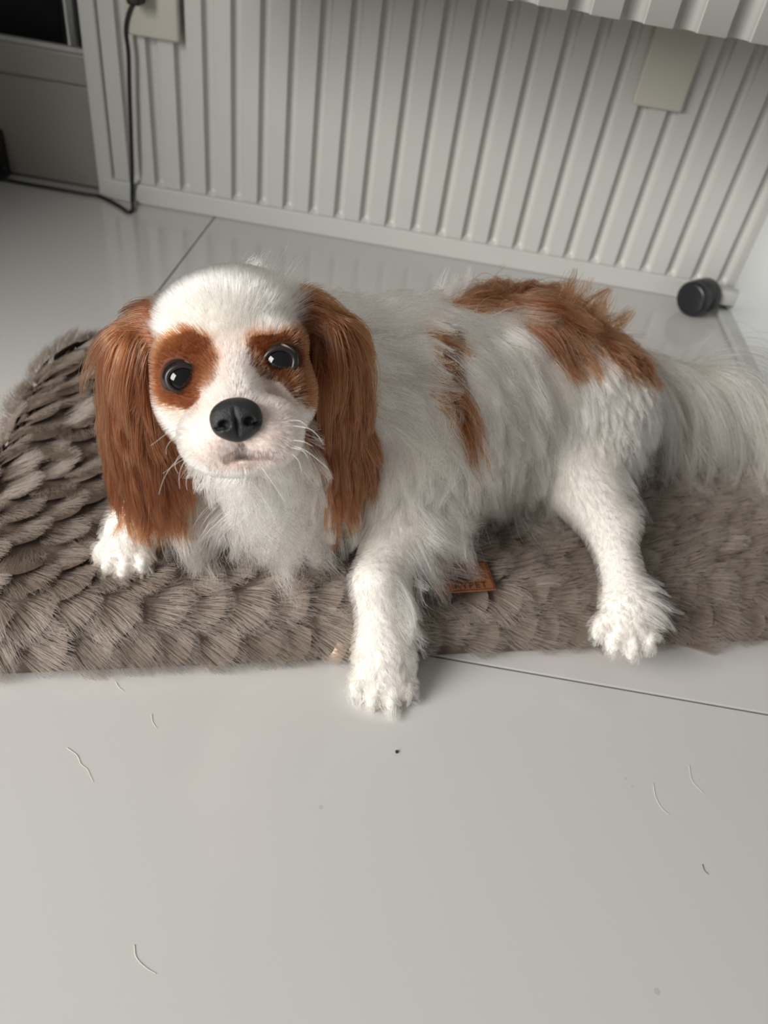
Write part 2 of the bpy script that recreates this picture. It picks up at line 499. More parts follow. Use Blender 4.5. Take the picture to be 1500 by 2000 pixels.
for i, a in enumerate(uu):
    off = 0.5 * 0.0345 * (i % 2)
    for b in np.arange(-0.9, 0.9, 0.0345):
        # rows follow a lattice turned by the mean lay
        th = math.radians(-36)
        s = 0.2 + a * math.cos(th) - (b + off) * math.sin(th) + rng.normal(0, 0.0032)
        t = 0.61 + a * math.sin(th) + (b + off) * math.cos(th) + rng.normal(0, 0.0032)
        e = mat_ext(s, t)
        if e < MH * 1.38:
            sc.append((s, t, float(flow_angle(s, t)) + rng.normal(0, 0.22 + 0.25 * float(s < 0.0 and t > 0.5)), e))
sc = np.array(sc)
def on_mat(s, t, th, x, y, z):
    """a fan's own coordinates wrapped over the mat's top and flank"""
    c, sn = np.cos(th), np.sin(th)
    P, Nn = mat_map(s + x * c - y * sn, t + x * sn + y * c)
    return P + Nn * np.asarray(z)[..., None]
pos = mat_map(sc[:, 0], sc[:, 1])[0]
px_, py_, pd_ = PIX(pos)
vis = (px_ > -40) & (px_ < 1540) & (py_ > 600) & (py_ < 1360)
order = np.argsort(np.where(vis, pd_, pd_ + 10))
part_ids = set(order[:290].tolist())
smv, smf = scallop_mesh()
smv = np.array(smv)
rest_v, rest_f = [], []
for i, (s_, t_, th_, e_) in enumerate(sc):
    sca = rng.uniform(0.92, 1.08)
    vw = on_mat(s_, t_, th_, smv[:, 0] * sca, smv[:, 1] * sca, smv[:, 2] * rng.uniform(0.7, 1.2))
    if i in part_ids:
        o = pyobj('plush_scallop', vw - pos[i], smf, M_PLUSH, MAT)
        o.location = Vector(pos[i] - mc)
    else:
        b0 = len(rest_v)
        rest_v += list(vw)
        rest_f += [tuple(b0 + k for k in f) for f in smf]
local(pyobj('plush_scallop_rows', rest_v, rest_f, M_PLUSH, MAT, kind='stuff'), MAT)
# leather brand tag sewn flat on the pile
TG_TR, TG_BR = WZ(949, 1096, 0.0585), WZ(963, 1153, 0.0565)
TG_L = WZ(862, 1101, 0.0585)
tgx = norm(TG_TR - TG_L); tgy = norm((TG_TR - TG_BR) - tgx * ((TG_TR - TG_BR) @ tgx)); tgn = np.cross(tgx, tgy)
TGW, TGH = 0.056, float((TG_TR - TG_BR) @ tgy)
def tag_xy(P):
    q = P - TG_TR
    return q @ tgx + TGW, q @ tgy + TGH          # 0..TGW, 0..TGH
# pile fibres on every fan
nf = 170
ns_ = len(sc)
K = 6
w = rng.uniform(-1, 1, (ns_, nf)); u0 = rng.uniform(0.0, 0.68, (ns_, nf))
u1 = np.where(rng.random((ns_, nf)) < 0.7, 0.99, np.minimum(u0 + 0.5, 0.98)) + rng.normal(0, 0.028, (ns_, nf))
lift = rng.uniform(0.75, 1.35, (ns_, 1)) * rng.uniform(0.8, 1.2, (ns_, nf))
left_ruffle = np.clip((0.04 - sc[:, 0]) / 0.15, 0, 1)[:, None] * np.clip((sc[:, 1] - 0.45) / 0.1, 0, 1)[:, None]
lift = lift * (1 + 0.3 * left_ruffle)
hump = np.abs(rng.normal(0, 0.5, (ns_, nf))) * (0.15 + 1.2 * left_ruffle)
bow = rng.normal(0, 0.10, (ns_, nf)); clw = np.round(w * 5 + rng.normal(0, 0.3, w.shape)) / 5   # fibres gather in little tufts
LP = np.zeros((ns_, nf, K, 3))
for k in range(K):
    q = k / (K - 1)
    u = u0 + (u1 - u0) * q
    x, y, z = fan(u, np.clip(w + (clw - w) * 0.5 * q * q + bow * q * q, -1.05, 1.05))
    LP[:, :, k, 0] = x
    LP[:, :, k, 1] = y
    LP[:, :, k, 2] = z * lift + 0.0010 * q + 0.004 * q * q * hump
WP = on_mat(sc[:, 0][:, None, None], sc[:, 1][:, None, None], sc[:, 2][:, None, None], LP[..., 0], LP[..., 1], LP[..., 2])
# wrap fibres down the flank
WP = WP.reshape(-1, K, 3)
WP[..., 2] = np.maximum(WP[..., 2], 0.0015)
tx_, ty_ = tag_xy(WP)
under = ((tx_ > -0.001) & (tx_ < TGW + 0.001) & (ty_ > -0.001) & (ty_ < TGH + 0.001)).any(1)
WP = WP[~under]
rr = np.linspace(1, 0.35, K)[None, :] * 0.00024 * rng.uniform(0.7, 1.3, (len(WP), 1))
local(curves_object('plush_pile', WP, rr, M_PILE, MAT, kind='stuff'), MAT)
# ------------------------------------------------------------------ the dog: one continuous body surface
TAU = math.radians(9.8)
HR = norm(C_RIGHT * math.cos(TAU) + C_UP * math.sin(TAU))
HU = norm(C_UP * math.cos(TAU) - C_RIGHT * math.sin(TAU))
HF = norm(C_POS - W(452, 721, 0.455))
HU = norm(HU - HF * (HU @ HF)); HR = np.cross(HU, HF)
HEAD = np.stack([HR, HU, HF])                  # rows: head right, head up, head forward
ZUP = np.array([0, 0, 1.0])
prims = []
def rc(a, b, ra, rb, k=0.012, **at):
    prims.append(dict(t='rc', a=np.array(a, float), b=np.array(b, float), ra=ra, rb=rb, k=k, **at))
def el(c, r, k=0.010, axes=None, **at):
    prims.append(dict(t='el', c=np.array(c, float), r=np.array(r if np.ndim(r) else (r, r, r), float), k=k,
                      axes=np.eye(3) if axes is None else axes, **at))
def sd(pr, P):
    if pr['t'] == 'rc':
        a, b = pr['a'], pr['b']; ab = b - a
        h = np.clip(((P - a) @ ab) / (ab @ ab), 0, 1)
        q = P - a - h[..., None] * ab
        return np.sqrt((q * q).sum(-1)) - (pr['ra'] + (pr['rb'] - pr['ra']) * h)
    q = (P - pr['c']) @ pr['axes'].T
    k0 = np.sqrt(((q / pr['r']) ** 2).sum(-1)); k1 = np.sqrt(((q / pr['r'] ** 2) ** 2).sum(-1))
    return np.where(k0 < 1e-6, -pr['r'].min(), k0 * (k0 - 1) / np.maximum(k1, 1e-9))

NOSE = W(461, 815, 0.405)
back = norm([0.75, 0.62, -0.12])
# attributes: g region, L hair length, fl lay of the coat (None = away from the nose), gr droop, wv wave, lf lift
HEADAT = dict(g='head', L=0.0065, fl=None, gr=0.02, wv=0.0, lf=0.14)
SKULL = dict(g='skull', L=0.009, fl=None, gr=0.02, wv=0.0, lf=0.08)
MUZ = dict(g='muzzle', L=0.003, fl=None, gr=0.0, wv=0.0, lf=0.12)
EAR = dict(g='ear', L=0.072, fl=np.array([0, -0.05, -1.0]), gr=0.50, wv=0.0024, lf=0.06)
TRUNK = dict(g='trunk', L=0.062, fl=norm([0.30, -0.05, -0.85]), gr=0.16, wv=0.0038, lf=0.22)
CHEST = dict(g='chest', L=0.060, fl=norm([-0.05, -0.25, -1.0]), gr=0.28, wv=0.005, lf=0.25)
NECK = dict(g='neck', L=0.035, fl=norm([0.55, 0.45, -0.5]), gr=0.12, wv=0.002, lf=0.3)
ARM = dict(g='arm', L=0.016, fl=norm([0.15, -0.5, -0.6]), gr=0.08, wv=0.0006, lf=0.2)
THIGH = dict(g='thigh', L=0.022, fl=norm([0.2, -0.55, -0.5]), gr=0.1, wv=0.001, lf=0.22)
def leg_at(fl, L=0.0075):
    return dict(g='leg', L=L, fl=norm(fl), gr=0.02, wv=0.0, lf=0.12)
TAIL = dict(g='tail', L=0.115, fl=norm([0.45, -0.65, -0.55]), gr=0.16, wv=0.004, lf=0.30)

# trunk
rc((-0.075, 0.502, 0.120), (0.000, 0.570, 0.140), 0.060, 0.086, **CHEST)
rc((0.000, 0.570, 0.150), (0.100, 0.665, 0.140), 0.086, 0.083, 0.02, **TRUNK)
rc((0.100, 0.665, 0.140), (0.180, 0.705, 0.110), 0.083, 0.068, 0.02, **TRUNK)
rc((0.020, 0.575, 0.105), (0.130, 0.625, 0.100), 0.055, 0.055, 0.03, **TRUNK)
rc(W(475, 690, 0.545), (-0.030, 0.545, 0.175), 0.050, 0.066, 0.025, **NECK)
THROAT = dict(CHEST, g='chest', L=0.022)
rc(W(470, 850, 0.505), (-0.075, 0.500, 0.13), 0.032, 0.055, 0.02, **THROAT)
# near foreleg (its paw hangs over the front of the mat onto the floor)
el((0.012, 0.535, 0.125), (0.055, 0.055, 0.065), 0.025, **ARM)
CARP = WZ(737, 1135, 0.078)
PAWB = WZ(752, 1265, 0.030)
rc((0.010, 0.530, 0.125), (0.020, 0.492, 0.092), 0.050, 0.036, 0.02, **ARM)
rc((0.020, 0.492, 0.092), CARP, 0.030, 0.0175, 0.015, **leg_at([-0.1, -0.8, -0.3], 0.009))
rc(CARP, PAWB, 0.0175, 0.020, 0.012, **leg_at([0.1, -0.7, -0.6]))
def paw(base, fwd, side, scale=1.0, spread=1.0, k=0.004, drop=0.004):
    up = np.cross(side, fwd)
    if up[2] < 0: up = -up
    at = leg_at(fwd, 0.007); at['g'] = 'paw'
    el(base, (0.021 * scale, 0.026 * scale, 0.0165 * scale), 0.012, np.stack([side, fwd, up]), **at)
    tips = []
    for i, (sx, fy) in enumerate(((-0.0165, 0.018), (-0.006, 0.027), (0.006, 0.027), (0.0165, 0.018))):
        c = base + scale * (side * sx * spread + fwd * fy - up * drop)
        f2 = norm(fwd + side * sx * 14 * spread)
        el(c, (0.0072 * scale, 0.014 * scale, 0.0095 * scale), k, np.stack([norm(np.cross(f2, up)), f2, up]), **at)
        tips.append((c + f2 * 0.0125 * scale - up * 0.003 * scale, f2, up))
    return tips
side = norm([1, 0.05, 0])
f_near = norm(WZ(748, 1352, 0.012) - PAWB)
tips_a = paw(PAWB + f_near * 0.006 - ZUP * 0.001, f_near, norm(np.cross(f_near, ZUP)), 1.12, 1.0)
# far foreleg, mostly behind the ear
LP0 = WZ(262, 1030, 0.074)
rc((-0.115, 0.500, 0.115), (-0.150, 0.480, 0.090), 0.038, 0.030, 0.02, **ARM)
rc((-0.150, 0.480, 0.090), LP0, 0.028, 0.020, 0.012, **leg_at([-0.5, -0.7, -0.2]))
f_far = norm([-0.10, -0.92, -0.28])
tips_b = paw(LP0 + f_far * 0.004 - ZUP * 0.003, f_far, norm(np.cross(f_far, ZUP)), 0.98, 1.05)
# hind leg
HOCK = WZ(1192, 1035, 0.088)
HPB = WZ(1228, 1180, 0.063)
STIF = np.array([0.165, 0.615, 0.105])
el((0.172, 0.650, 0.125), (0.066, 0.070, 0.072), 0.03, **THIGH)
rc(STIF, HOCK, 0.050, 0.0190, 0.02, **leg_at([0.15, -0.8, -0.2], 0.010))
el(WZ(1226, 1018, 0.094), (0.010, 0.014, 0.012), 0.012, **leg_at([0.1, -0.8, -0.2]))
rc(HOCK, HPB, 0.0170, 0.0165, 0.012, **leg_at([0.05, -0.9, -0.25], 0.006))
f_h = norm(WZ(1220, 1250, 0.050) - HPB)
tips_c = paw(HPB + f_h * 0.004, f_h, norm(np.cross(f_h, ZUP)), 1.05, 1.1)
# tail
rc((0.235, 0.725, 0.120), (0.320, 0.750, 0.105), 0.034, 0.026, 0.03, **TAIL)
rc((0.320, 0.750, 0.105), (0.450, 0.742, 0.095), 0.026, 0.017, 0.02, **TAIL)
rc((0.450, 0.742, 0.095), (0.520, 0.700, 0.085), 0.017, 0.009, 0.02, **TAIL)
# head
el(W(452, 652, 0.508), (0.0485, 0.0390, 0.052), 0.02, HEAD, **SKULL)
el(W(450, 628, 0.482), (0.040, 0.026, 0.027), 0.012, HEAD, **SKULL)
el(W(452, 735, 0.482), (0.0440, 0.034, 0.0275), 0.014, HEAD, **HEADAT)
el(W(372, 700, 0.470), (0.020, 0.013, 0.014), 0.010, HEAD, **HEADAT)
el(W(530, 672, 0.470), (0.020, 0.013, 0.014), 0.010, HEAD, **HEADAT)
el(W(374, 795, 0.475), (0.016, 0.020, 0.021), 0.020, HEAD, **HEADAT)
el(W(558, 772, 0.475), (0.016, 0.020, 0.021), 0.020, HEAD, **HEADAT)
rc(W(453, 745, 0.458), W(461, 820, 0.424), 0.0165, 0.0155, 0.012, **MUZ)
el(W(419, 855, 0.434), (0.0190, 0.0190, 0.022), 0.008, HEAD, **MUZ)
el(W(522, 844, 0.434), (0.0190, 0.0190, 0.022), 0.008, HEAD, **MUZ)
el(W(479, 889, 0.438), (0.0215, 0.0105, 0.0185), 0.005, HEAD, **MUZ)
# ears: hanging leathers
def ear_axes(yaw):
    x = norm(C_RIGHT * math.cos(yaw) + np.array([0, 1, 0]) * math.sin(yaw)); x[2] = 0; x = norm(x)
    y = ZUP; return np.stack([x, y, np.cross(x, y)])
rc(W(318, 640, 0.500), W(282, 675, 0.506), 0.015, 0.016, 0.014, **EAR)
el(W(262, 790, 0.528), (0.0215, 0.060, 0.0115), 0.014, ear_axes(-0.35), **EAR)
rc(W(580, 612, 0.500), W(628, 650, 0.508), 0.015, 0.017, 0.014, **EAR)
el(W(653, 778, 0.534), (0.0215, 0.060, 0.0115), 0.014, ear_axes(0.35), **EAR)

el(W(288, 885, 0.560), (0.027, 0.032, 0.011), 0.014, ear_axes(-0.35), **EAR)
el(W(648, 880, 0.572), (0.029, 0.032, 0.011), 0.014, ear_axes(0.35), **EAR)

# --- field on a grid that is finer around the head
def axis(lo, hi, f0, f1, fine, coarse):
    out = [lo]
    while out[-1] < hi:
        x = out[-1]
        out.append(x + (fine if f0 <= x <= f1 else coarse))
    return np.array(out)
GX = axis(-0.27, 0.54, -0.165, -0.04, 0.0014, 0.0028)
GY = axis(0.305, 0.81, 0.315, 0.44, 0.0014, 0.0028)
GZ = axis(-0.006, 0.345, 0.215, 0.325, 0.0014, 0.0028)
V = np.full((len(GX), len(GY), len(GZ)), 0.08, np.float32)
def smin(a, b, k):
    h = np.maximum(k - np.abs(a - b), 0) / k
    return np.minimum(a, b) - h * h * k * 0.25
def bounds(pr):
    if pr['t'] == 'rc':
        lo = np.minimum(pr['a'] - pr['ra'], pr['b'] - pr['rb']); hi = np.maximum(pr['a'] + pr['ra'], pr['b'] + pr['rb'])
    else:
        e = np.sqrt(((pr['axes'] * pr['r'][:, None]) ** 2).sum(0)); lo, hi = pr['c'] - e, pr['c'] + e
    return lo - 0.045, hi + 0.045
for pr in prims:
    lo, hi = bounds(pr)
    sl = [slice(*np.searchsorted(G, (lo[i], hi[i]))) for i, G in enumerate((GX, GY, GZ))]
    g = np.stack(np.meshgrid(GX[sl[0]], GY[sl[1]], GZ[sl[2]], indexing='ij'), -1)
    V[tuple(sl)] = smin(V[tuple(sl)], sd(pr, g).astype(np.float32), pr['k'])
# mouth line: a shallow groove between the flews and the chin, with the split under the nose
def carve(path, r, depth_k=0.003):
    P = np.array(path)
    lo, hi = P.min(0) - 0.02, P.max(0) + 0.02
    sl = tuple(slice(*np.searchsorted(G, (lo[i], hi[i]))) for i, G in enumerate((GX, GY, GZ)))
    g = np.stack(np.meshgrid(GX[sl[0]], GY[sl[1]], GZ[sl[2]], indexing='ij'), -1)
    dmin = np.full(g.shape[:-1], 9.0)
    for a, b in zip(P[:-1], P[1:]):
        ab = b - a; h = np.clip(((g - a) @ ab) / (ab @ ab), 0, 1)
        q = g - a - h[..., None] * ab
        dmin = np.minimum(dmin, np.sqrt((q * q).sum(-1)) - r)
    V[sl] = -smin(-V[sl], dmin.astype(np.float32), depth_k)

def interp(P):
    ii = []; fr = []
    for c, G in enumerate((GX, GY, GZ)):
        x = np.clip(P[..., c], G[0], G[-1] - 1e-6)
        i = np.clip(np.searchsorted(G, x, side='right') - 1, 0, len(G) - 2)
        ii.append(i); fr.append((x - G[i]) / (G[i + 1] - G[i]))
    i, j, k = ii; a, b, c = fr
    o = 0
    for di in (0, 1):
        for dj in (0, 1):
            for dk in (0, 1):
                o = o + V[i + di, j + dj, k + dk] * (a if di else 1 - a) * (b if dj else 1 - b) * (c if dk else 1 - c)
    return o
def grad(P, e=0.0015):
    g = np.stack([interp(P + e * ax) - interp(P - e * ax) for ax in np.eye(3)], -1)
    return norm(g)
def ray_hit(px, py, d0=0.34, d1=0.9):
    ds = np.arange(d0, d1, 0.0008)
    s = interp(np.array([W(px, py, d) for d in ds]))
    i = np.argmax(s < 0)
    return ds[i]
mp = []
for px, py in ((434, 903), (446, 898), (458, 893), (473, 889), (497, 890), (525, 890), (552, 893)):
    mp.append(W(px, py, ray_hit(px, py) - 0.0002))
carve(mp, 0.0015, 0.0025)
carve([W(474, 886, ray_hit(474, 886)), W(470, 866, ray_hit(470, 862)), W(466, 850, ray_hit(466, 850))], 0.0012, 0.004)

def surface_nets(V, axes):
    S = V < 0
    nx, ny, nz = V.shape
    c = np.zeros((nx - 1, ny - 1, nz - 1), np.int8)
    for a in (0, 1):
        for b in (0, 1):
            for d in (0, 1):
                c += S[a:nx - 1 + a, b:ny - 1 + b, d:nz - 1 + d]
    act = (c > 0) & (c < 8)
    I = np.argwhere(act)
    idx = -np.ones(act.shape, np.int32); idx[act] = np.arange(len(I))
    acc = np.zeros((len(I), 3)); cnt = np.zeros(len(I))
    cor = [(a, b, d) for a in (0, 1) for b in (0, 1) for d in (0, 1)]
    for p in cor:
        for ax in range(3):
            if p[ax] == 0:
                q = list(p); q[ax] = 1
                va = V[I[:, 0] + p[0], I[:, 1] + p[1], I[:, 2] + p[2]]; vb = V[I[:, 0] + q[0], I[:, 1] + q[1], I[:, 2] + q[2]]
                m = (va < 0) != (vb < 0)
                t = np.where(m, va / np.where(m, va - vb, 1), 0)
                pt = np.array(p, float)[None].repeat(len(I), 0); pt[:, ax] = t
                acc[m] += pt[m]; cnt[m] += 1
    loc = I + acc / cnt[:, None]
    P = np.stack([np.interp(loc[:, i], np.arange(len(axes[i])), axes[i]) for i in range(3)], 1)
    quads = []
    for ax in range(3):
        sl0 = [slice(None)] * 3; sl1 = [slice(None)] * 3
        sl0[ax] = slice(0, -1); sl1[ax] = slice(1, None)
        e = S[tuple(sl0)] != S[tuple(sl1)]
        b1, b2 = (ax + 1) % 3, (ax + 2) % 3
        E = np.argwhere(e)
        ok = (E[:, b1] > 0) & (E[:, b2] > 0) & (E[:, b1] < V.shape[b1] - 1) & (E[:, b2] < V.shape[b2] - 1)
        E = E[ok]
        sgn = S[tuple(E.T)]
        q = []
        for d1, d2 in ((1, 1), (0, 1), (0, 0), (1, 0)):
            c_ = E.copy(); c_[:, b1] -= d1; c_[:, b2] -= d2
            q.append(idx[tuple(c_.T)])
        q = np.stack(q, 1)
        q[~sgn] = q[~sgn][:, ::-1]
        quads.append(q)
    return P, np.vstack(quads)
BV, BF = surface_nets(V, (GX, GY, GZ))
for _ in range(2):
    BV = BV - grad(BV) * np.clip(interp(BV), -0.002, 0.002)[:, None]

# --- coat colour by place on the dog
def inside(poly, x, y):
    poly = np.array(poly, float); r = np.zeros(x.shape, bool); j = len(poly) - 1
    for i in range(len(poly)):
        xi, yi = poly[i]; xj, yj = poly[j]
        c = ((yi > y) != (yj > y)) & (x < (xj - xi) * (y - yi) / (yj - yi + 1e-12) + xi)
        r ^= c; j = i
    return r
SADDLE = [(870, 520), (960, 500), (1080, 520), (1200, 560), (1225, 640), (1262, 690), (1285, 745), (1255, 745), (1215, 715), (1180, 690), (1150, 715), (1110, 725), (1080, 700), (1068, 660), (1085, 630), (1065, 605), (1000, 592), (975, 612), (930, 592), (890, 560)]
STRIPE = [(876, 625), (908, 655), (908, 720), (925, 790), (940, 860), (935, 910), (905, 870), (882, 790), (866, 720), (866, 660)]
EYE_L = [(296, 690), (322, 660), (372, 644), (412, 662), (428, 700), (420, 742), (398, 765), (384, 800), (345, 796), (310, 785), (290, 740)]
EYE_R = [(478, 672), (494, 656), (540, 652), (600, 632), (640, 650), (640, 790), (600, 800), (574, 776), (548, 748), (512, 738), (488, 712)]
PINK = ([(436, 655), (474, 655), (486, 715), (470, 735), (440, 728), (428, 700)], [(398, 768), (425, 752), (412, 835), (392, 838)],
        [(498, 742), (545, 755), (575, 790), (572, 815), (530, 780)], [(425, 868), (560, 862), (560, 915), (425, 918)])
def weights(P):
    D = np.stack([sd(pr, P) for pr in prims], 1)
    w = np.exp(-np.clip((D - D.min(1, keepdims=True)) / 0.006, 0, 40))
    return w / w.sum(1, keepdims=True), np.argmin(D, 1)
GRP = np.array([pr['g'] for pr in prims])
def brown(P, near, jit=0.0):
    x, y, d = PIX(P)
    if jit:
        x = x + rng.normal(0, jit, x.shape); y = y + rng.normal(0, jit, y.shape)
    g = GRP[near]
    head = np.isin(g, ('head', 'skull', 'muzzle'))
    trunk = np.isin(g, ('trunk', 'thigh', 'tail', 'arm'))
    b = (g == 'ear') | (head & (d < 0.505) & (inside(EYE_L, x, y) | inside(EYE_R, x, y)))
    b |= trunk & (inside(SADDLE, x, y) | inside(STRIPE, x, y))
    # side of the skull below the ears' set-on
    ax = (P - W(452, 652, 0.508)) @ HR
    b |= head & (np.abs(ax) > 0.041) & (d > 0.475)
    return b
bw, bnear = weights(BV)
isb = brown(BV, bnear)

DOG = empty('dog', (0.02, 0.56, 0.0), label='chestnut and white long-haired spaniel lying on the plush mat', category='dog')
M_SKIN = mat('dog_skin_and_undercoat', (0.7, 0.62, 0.57), 0.7, 0.2)
_nt = M_SKIN.node_tree
_at = N(M_SKIN, 'ShaderNodeVertexColor', layer_name='coat')
_nt.links.new(_at.outputs[0], _nt.nodes['Principled BSDF'].inputs['Base Color'])
me = bpy.data.meshes.new('body')
me.from_pydata(BV.tolist(), [], BF.tolist())
me.polygons.foreach_set('use_smooth', np.ones(len(me.polygons), bool))
ca = me.color_attributes.new('coat', 'FLOAT_COLOR', 'POINT')
colr = np.ones((len(BV), 4), np.float32)
colr[:, :3] = (0.74, 0.70, 0.65)
muzz = np.isin(GRP[bnear], ('muzzle',)); headm = np.isin(GRP[bnear], ('head',))
colr[muzz, :3] = (0.80, 0.66, 0.60); colr[headm, :3] = (0.72, 0.60, 0.54)
colr[isb, :3] = (0.14, 0.047, 0.018)
# black lip edges along the mouth
mpd = np.min(np.stack([np.linalg.norm(BV - q, axis=1) for q in smooth_path(mp, 25)[3:-3]] + [np.linalg.norm(BV - W(474, 872, ray_hit(474, 872)), axis=1)], 1), 1)
lipk = np.clip((0.0040 - mpd) / 0.0012, 0, 1)[:, None] * 0.93
lipd = np.clip((0.008 - np.linalg.norm(BV - mp[3], axis=1)) / 0.005, 0, 1)[:, None]
lipc = np.array((0.03, 0.022, 0.022)) * lipd + np.array((0.30, 0.19, 0.17)) * (1 - lipd)
colr[:, :3] = colr[:, :3] * (1 - lipk) + lipc * lipk
# filled in after the eyes are placed
body = local(link(bpy.data.objects.new('body', me), DOG), DOG)

# --- nose leather
def sdf_mesh(fn, lo, hi, step):
    ax = [np.arange(lo[i], hi[i] + step, step) for i in range(3)]
    g = np.stack(np.meshgrid(*ax, indexing='ij'), -1)
    return surface_nets(fn(g).astype(np.float32), ax)
def E(g, c, r):
    q = (g - np.array(c)) / np.array(r); k0 = np.sqrt((q * q).sum(-1)); q2 = q / np.array(r); k1 = np.sqrt((q2 * q2).sum(-1))
    return k0 * (k0 - 1) / np.maximum(k1, 1e-9)
def nose_fn(g):
    mm = 0.001
    d = E(g, (0, 2 * mm, -2 * mm), (13.2 * mm, 9 * mm, 10 * mm))
    d = smin(d, E(g, (-6.2 * mm, -1.5 * mm, 0), (7.6 * mm, 8.2 * mm, 8.2 * mm)), 0.003)
    d = smin(d, E(g, (6.2 * mm, -1.5 * mm, 0), (7.6 * mm, 8.2 * mm, 8.2 * mm)), 0.003)
    d = smin(d, E(g, (0, -7 * mm, -1 * mm), (7.5 * mm, 6 * mm, 6.5 * mm)), 0.004)
    sub = np.full(g.shape[:-1], 1.0)
    for s in (-1, 1):
        sub = np.minimum(sub, E(g, (s * 6.6 * mm, -1.8 * mm, 8.2 * mm), (3.1 * mm, 2.7 * mm, 5 * mm)))
        sub = np.minimum(sub, E(g, (s * 10.6 * mm, -3.6 * mm, 6.0 * mm), (3.2 * mm, 1.0 * mm, 4 * mm)))
    sub = np.minimum(sub, E(g, (0, -6 * mm, 7.6 * mm), (0.7 * mm, 8 * mm, 2.6 * mm)))
    sub = np.minimum(sub, E(g, (0, 8 * mm, 8.8 * mm), (1.2 * mm, 8 * mm, 2.2 * mm)))
    return -smin(-d, sub, 0.0016)
nv_, nf_ = sdf_mesh(nose_fn, (-0.017, -0.017, -0.014), (0.017, 0.015, 0.013), 0.0006)
nd = ray_hit(461, 818)
NC = W(461, 817, nd) + HF * 0.001
NAX = HEAD.copy()
fdir = norm(HF - HU * 0.05); NAX = np.stack([HR, norm(HU - fdir * (HU @ fdir)), fdir])
M_NOSE = noisy('black_nose_leather', (0.012, 0.012, 0.013), (0.02, 0.02, 0.021), 900, 0.48, 0.45, 0.35, 1400)
local(pyobj('nose', (nv_ @ NAX) + NC, nf_.tolist(), M_NOSE, DOG), DOG)

# --- eyes
def eye_mat():
    m = mat('dog_eye', (0.01, 0.008, 0.007), 0.04, 0.5, coat=0.0)
    nt = m.node_tree; b = nt.nodes['Principled BSDF']
    tc = N(m, 'ShaderNodeTexCoord'); sp_ = N(m, 'ShaderNodeSeparateXYZ')
    nt.links.new(tc.outputs['Object'], sp_.inputs[0])
    cr = N(m, 'ShaderNodeValToRGB')
    e = cr.color_ramp.elements
    e[0].position = 0.0; e[0].color = (0.012, 0.010, 0.010, 1)
    e[1].position = 1.0; e[1].color = (0.004, 0.004, 0.005, 1)
    for p, c in ((0.54, (0.012, 0.010, 0.010, 1)), (0.58, (0.45, 0.42, 0.42, 1)), (0.655, (0.45, 0.42, 0.42, 1)), (0.685, (0.015, 0.010, 0.008, 1)), (0.80, (0.030, 0.018, 0.012, 1)), (0.84, (0.004, 0.004, 0.005, 1))):
        q = e.new(p); q.color = c
    mr = N(m, 'ShaderNodeMath', operation='DIVIDE'); mr.inputs[1].default_value = 0.0130
    nt.links.new(sp_.outputs[2], mr.inputs[0]); nt.links.new(mr.outputs[0], cr.inputs[0])
    # the white shows only towards one corner
    ml = N(m, 'ShaderNodeMath', operation='MULTIPLY_ADD'); ml.inputs[1].default_value = 400.0; ml.inputs[2].default_value = -1.2; ml.use_clamp = True
    nt.links.new(sp_.outputs[0], ml.inputs[0])
    c2 = N(m, 'ShaderNodeValToRGB'); e2 = c2.color_ramp.elements
    e2[0].position = 0.70; e2[0].color = (0.010, 0.008, 0.008, 1); e2[1].position = 0.84; e2[1].color = (0.004, 0.004, 0.005, 1)
    q = e2.new(0.80); q.color = (0.030, 0.018, 0.012, 1)
    nt.links.new(mr.outputs[0], c2.inputs[0])
    mx = N(m, 'ShaderNodeMixRGB'); nt.links.new(ml.outputs[0], mx.inputs[0])
    nt.links.new(c2.outputs[0], mx.inputs[1]); nt.links.new(cr.outputs[0], mx.inputs[2])
    nt.links.new(mx.outputs[0], b.inputs['Base Color'])
    return m
M_EYE = eye_mat()
M_LID = mat('dark_eyelid_skin', (0.015, 0.011, 0.010), 0.4)
RE = 0.0130
EYES = []
for (px, py, gx, gy, lid_a, lid_b) in ((358, 739, -0.10, 0.06, 0.69, 0.62), (546, 706, -0.10, 0.03, 0.67, 0.63)):
    d = ray_hit(px, py)
    S_ = W(px, py, d)
    out = norm(C_POS - S_)
    c = S_ - out * RE * 0.74
    EYES.append(c)
    z = norm(out + HR * gx + HU * gy); x = norm(HR - z * (HR @ z)); y = np.cross(z, x)
    bm = bmesh.new(); bmesh.ops.create_uvsphere(bm, u_segments=40, v_segments=28, radius=RE)
    eo = obj('eye', bm, M_EYE, DOG, True)
    Rm = Matrix([[x[i], y[i], z[i]] for i in range(3)]).to_4x4(); Rm.translation = Vector(c) - DOG.location
    eo.matrix_basis = Rm
    ring = []
    ox = norm(HR - out * (HR @ out)); oy = np.cross(out, ox)
    sgn = 1 if px < 451 else -1              # inner corner side
    for q in np.linspace(0, 2 * math.pi, 48, endpoint=False):
        ca_, sa = math.cos(q), math.sin(q)
        a = lid_a * (1.0 + (0.10 if ca_ * sgn > 0 else 0.0) * abs(ca_) ** 3)
        ux, uy = a * ca_, lid_b * (0.88 if sa > 0 else 1.0) * sa - 0.10 * max(ca_ * sgn, 0) ** 3
        uz = math.sqrt(max(1 - ux * ux - uy * uy, 0.05))
        ring.append(c + RE * 1.03 * norm(np.array([ux, uy, uz])) @ np.stack([ox, oy, out]))
    tv, tf = tube(ring, [0.0017] * 48, 8, True)
    lid = pyobj('eyelid', tv, tf, M_LID, DOG)
    local(lid, DOG)

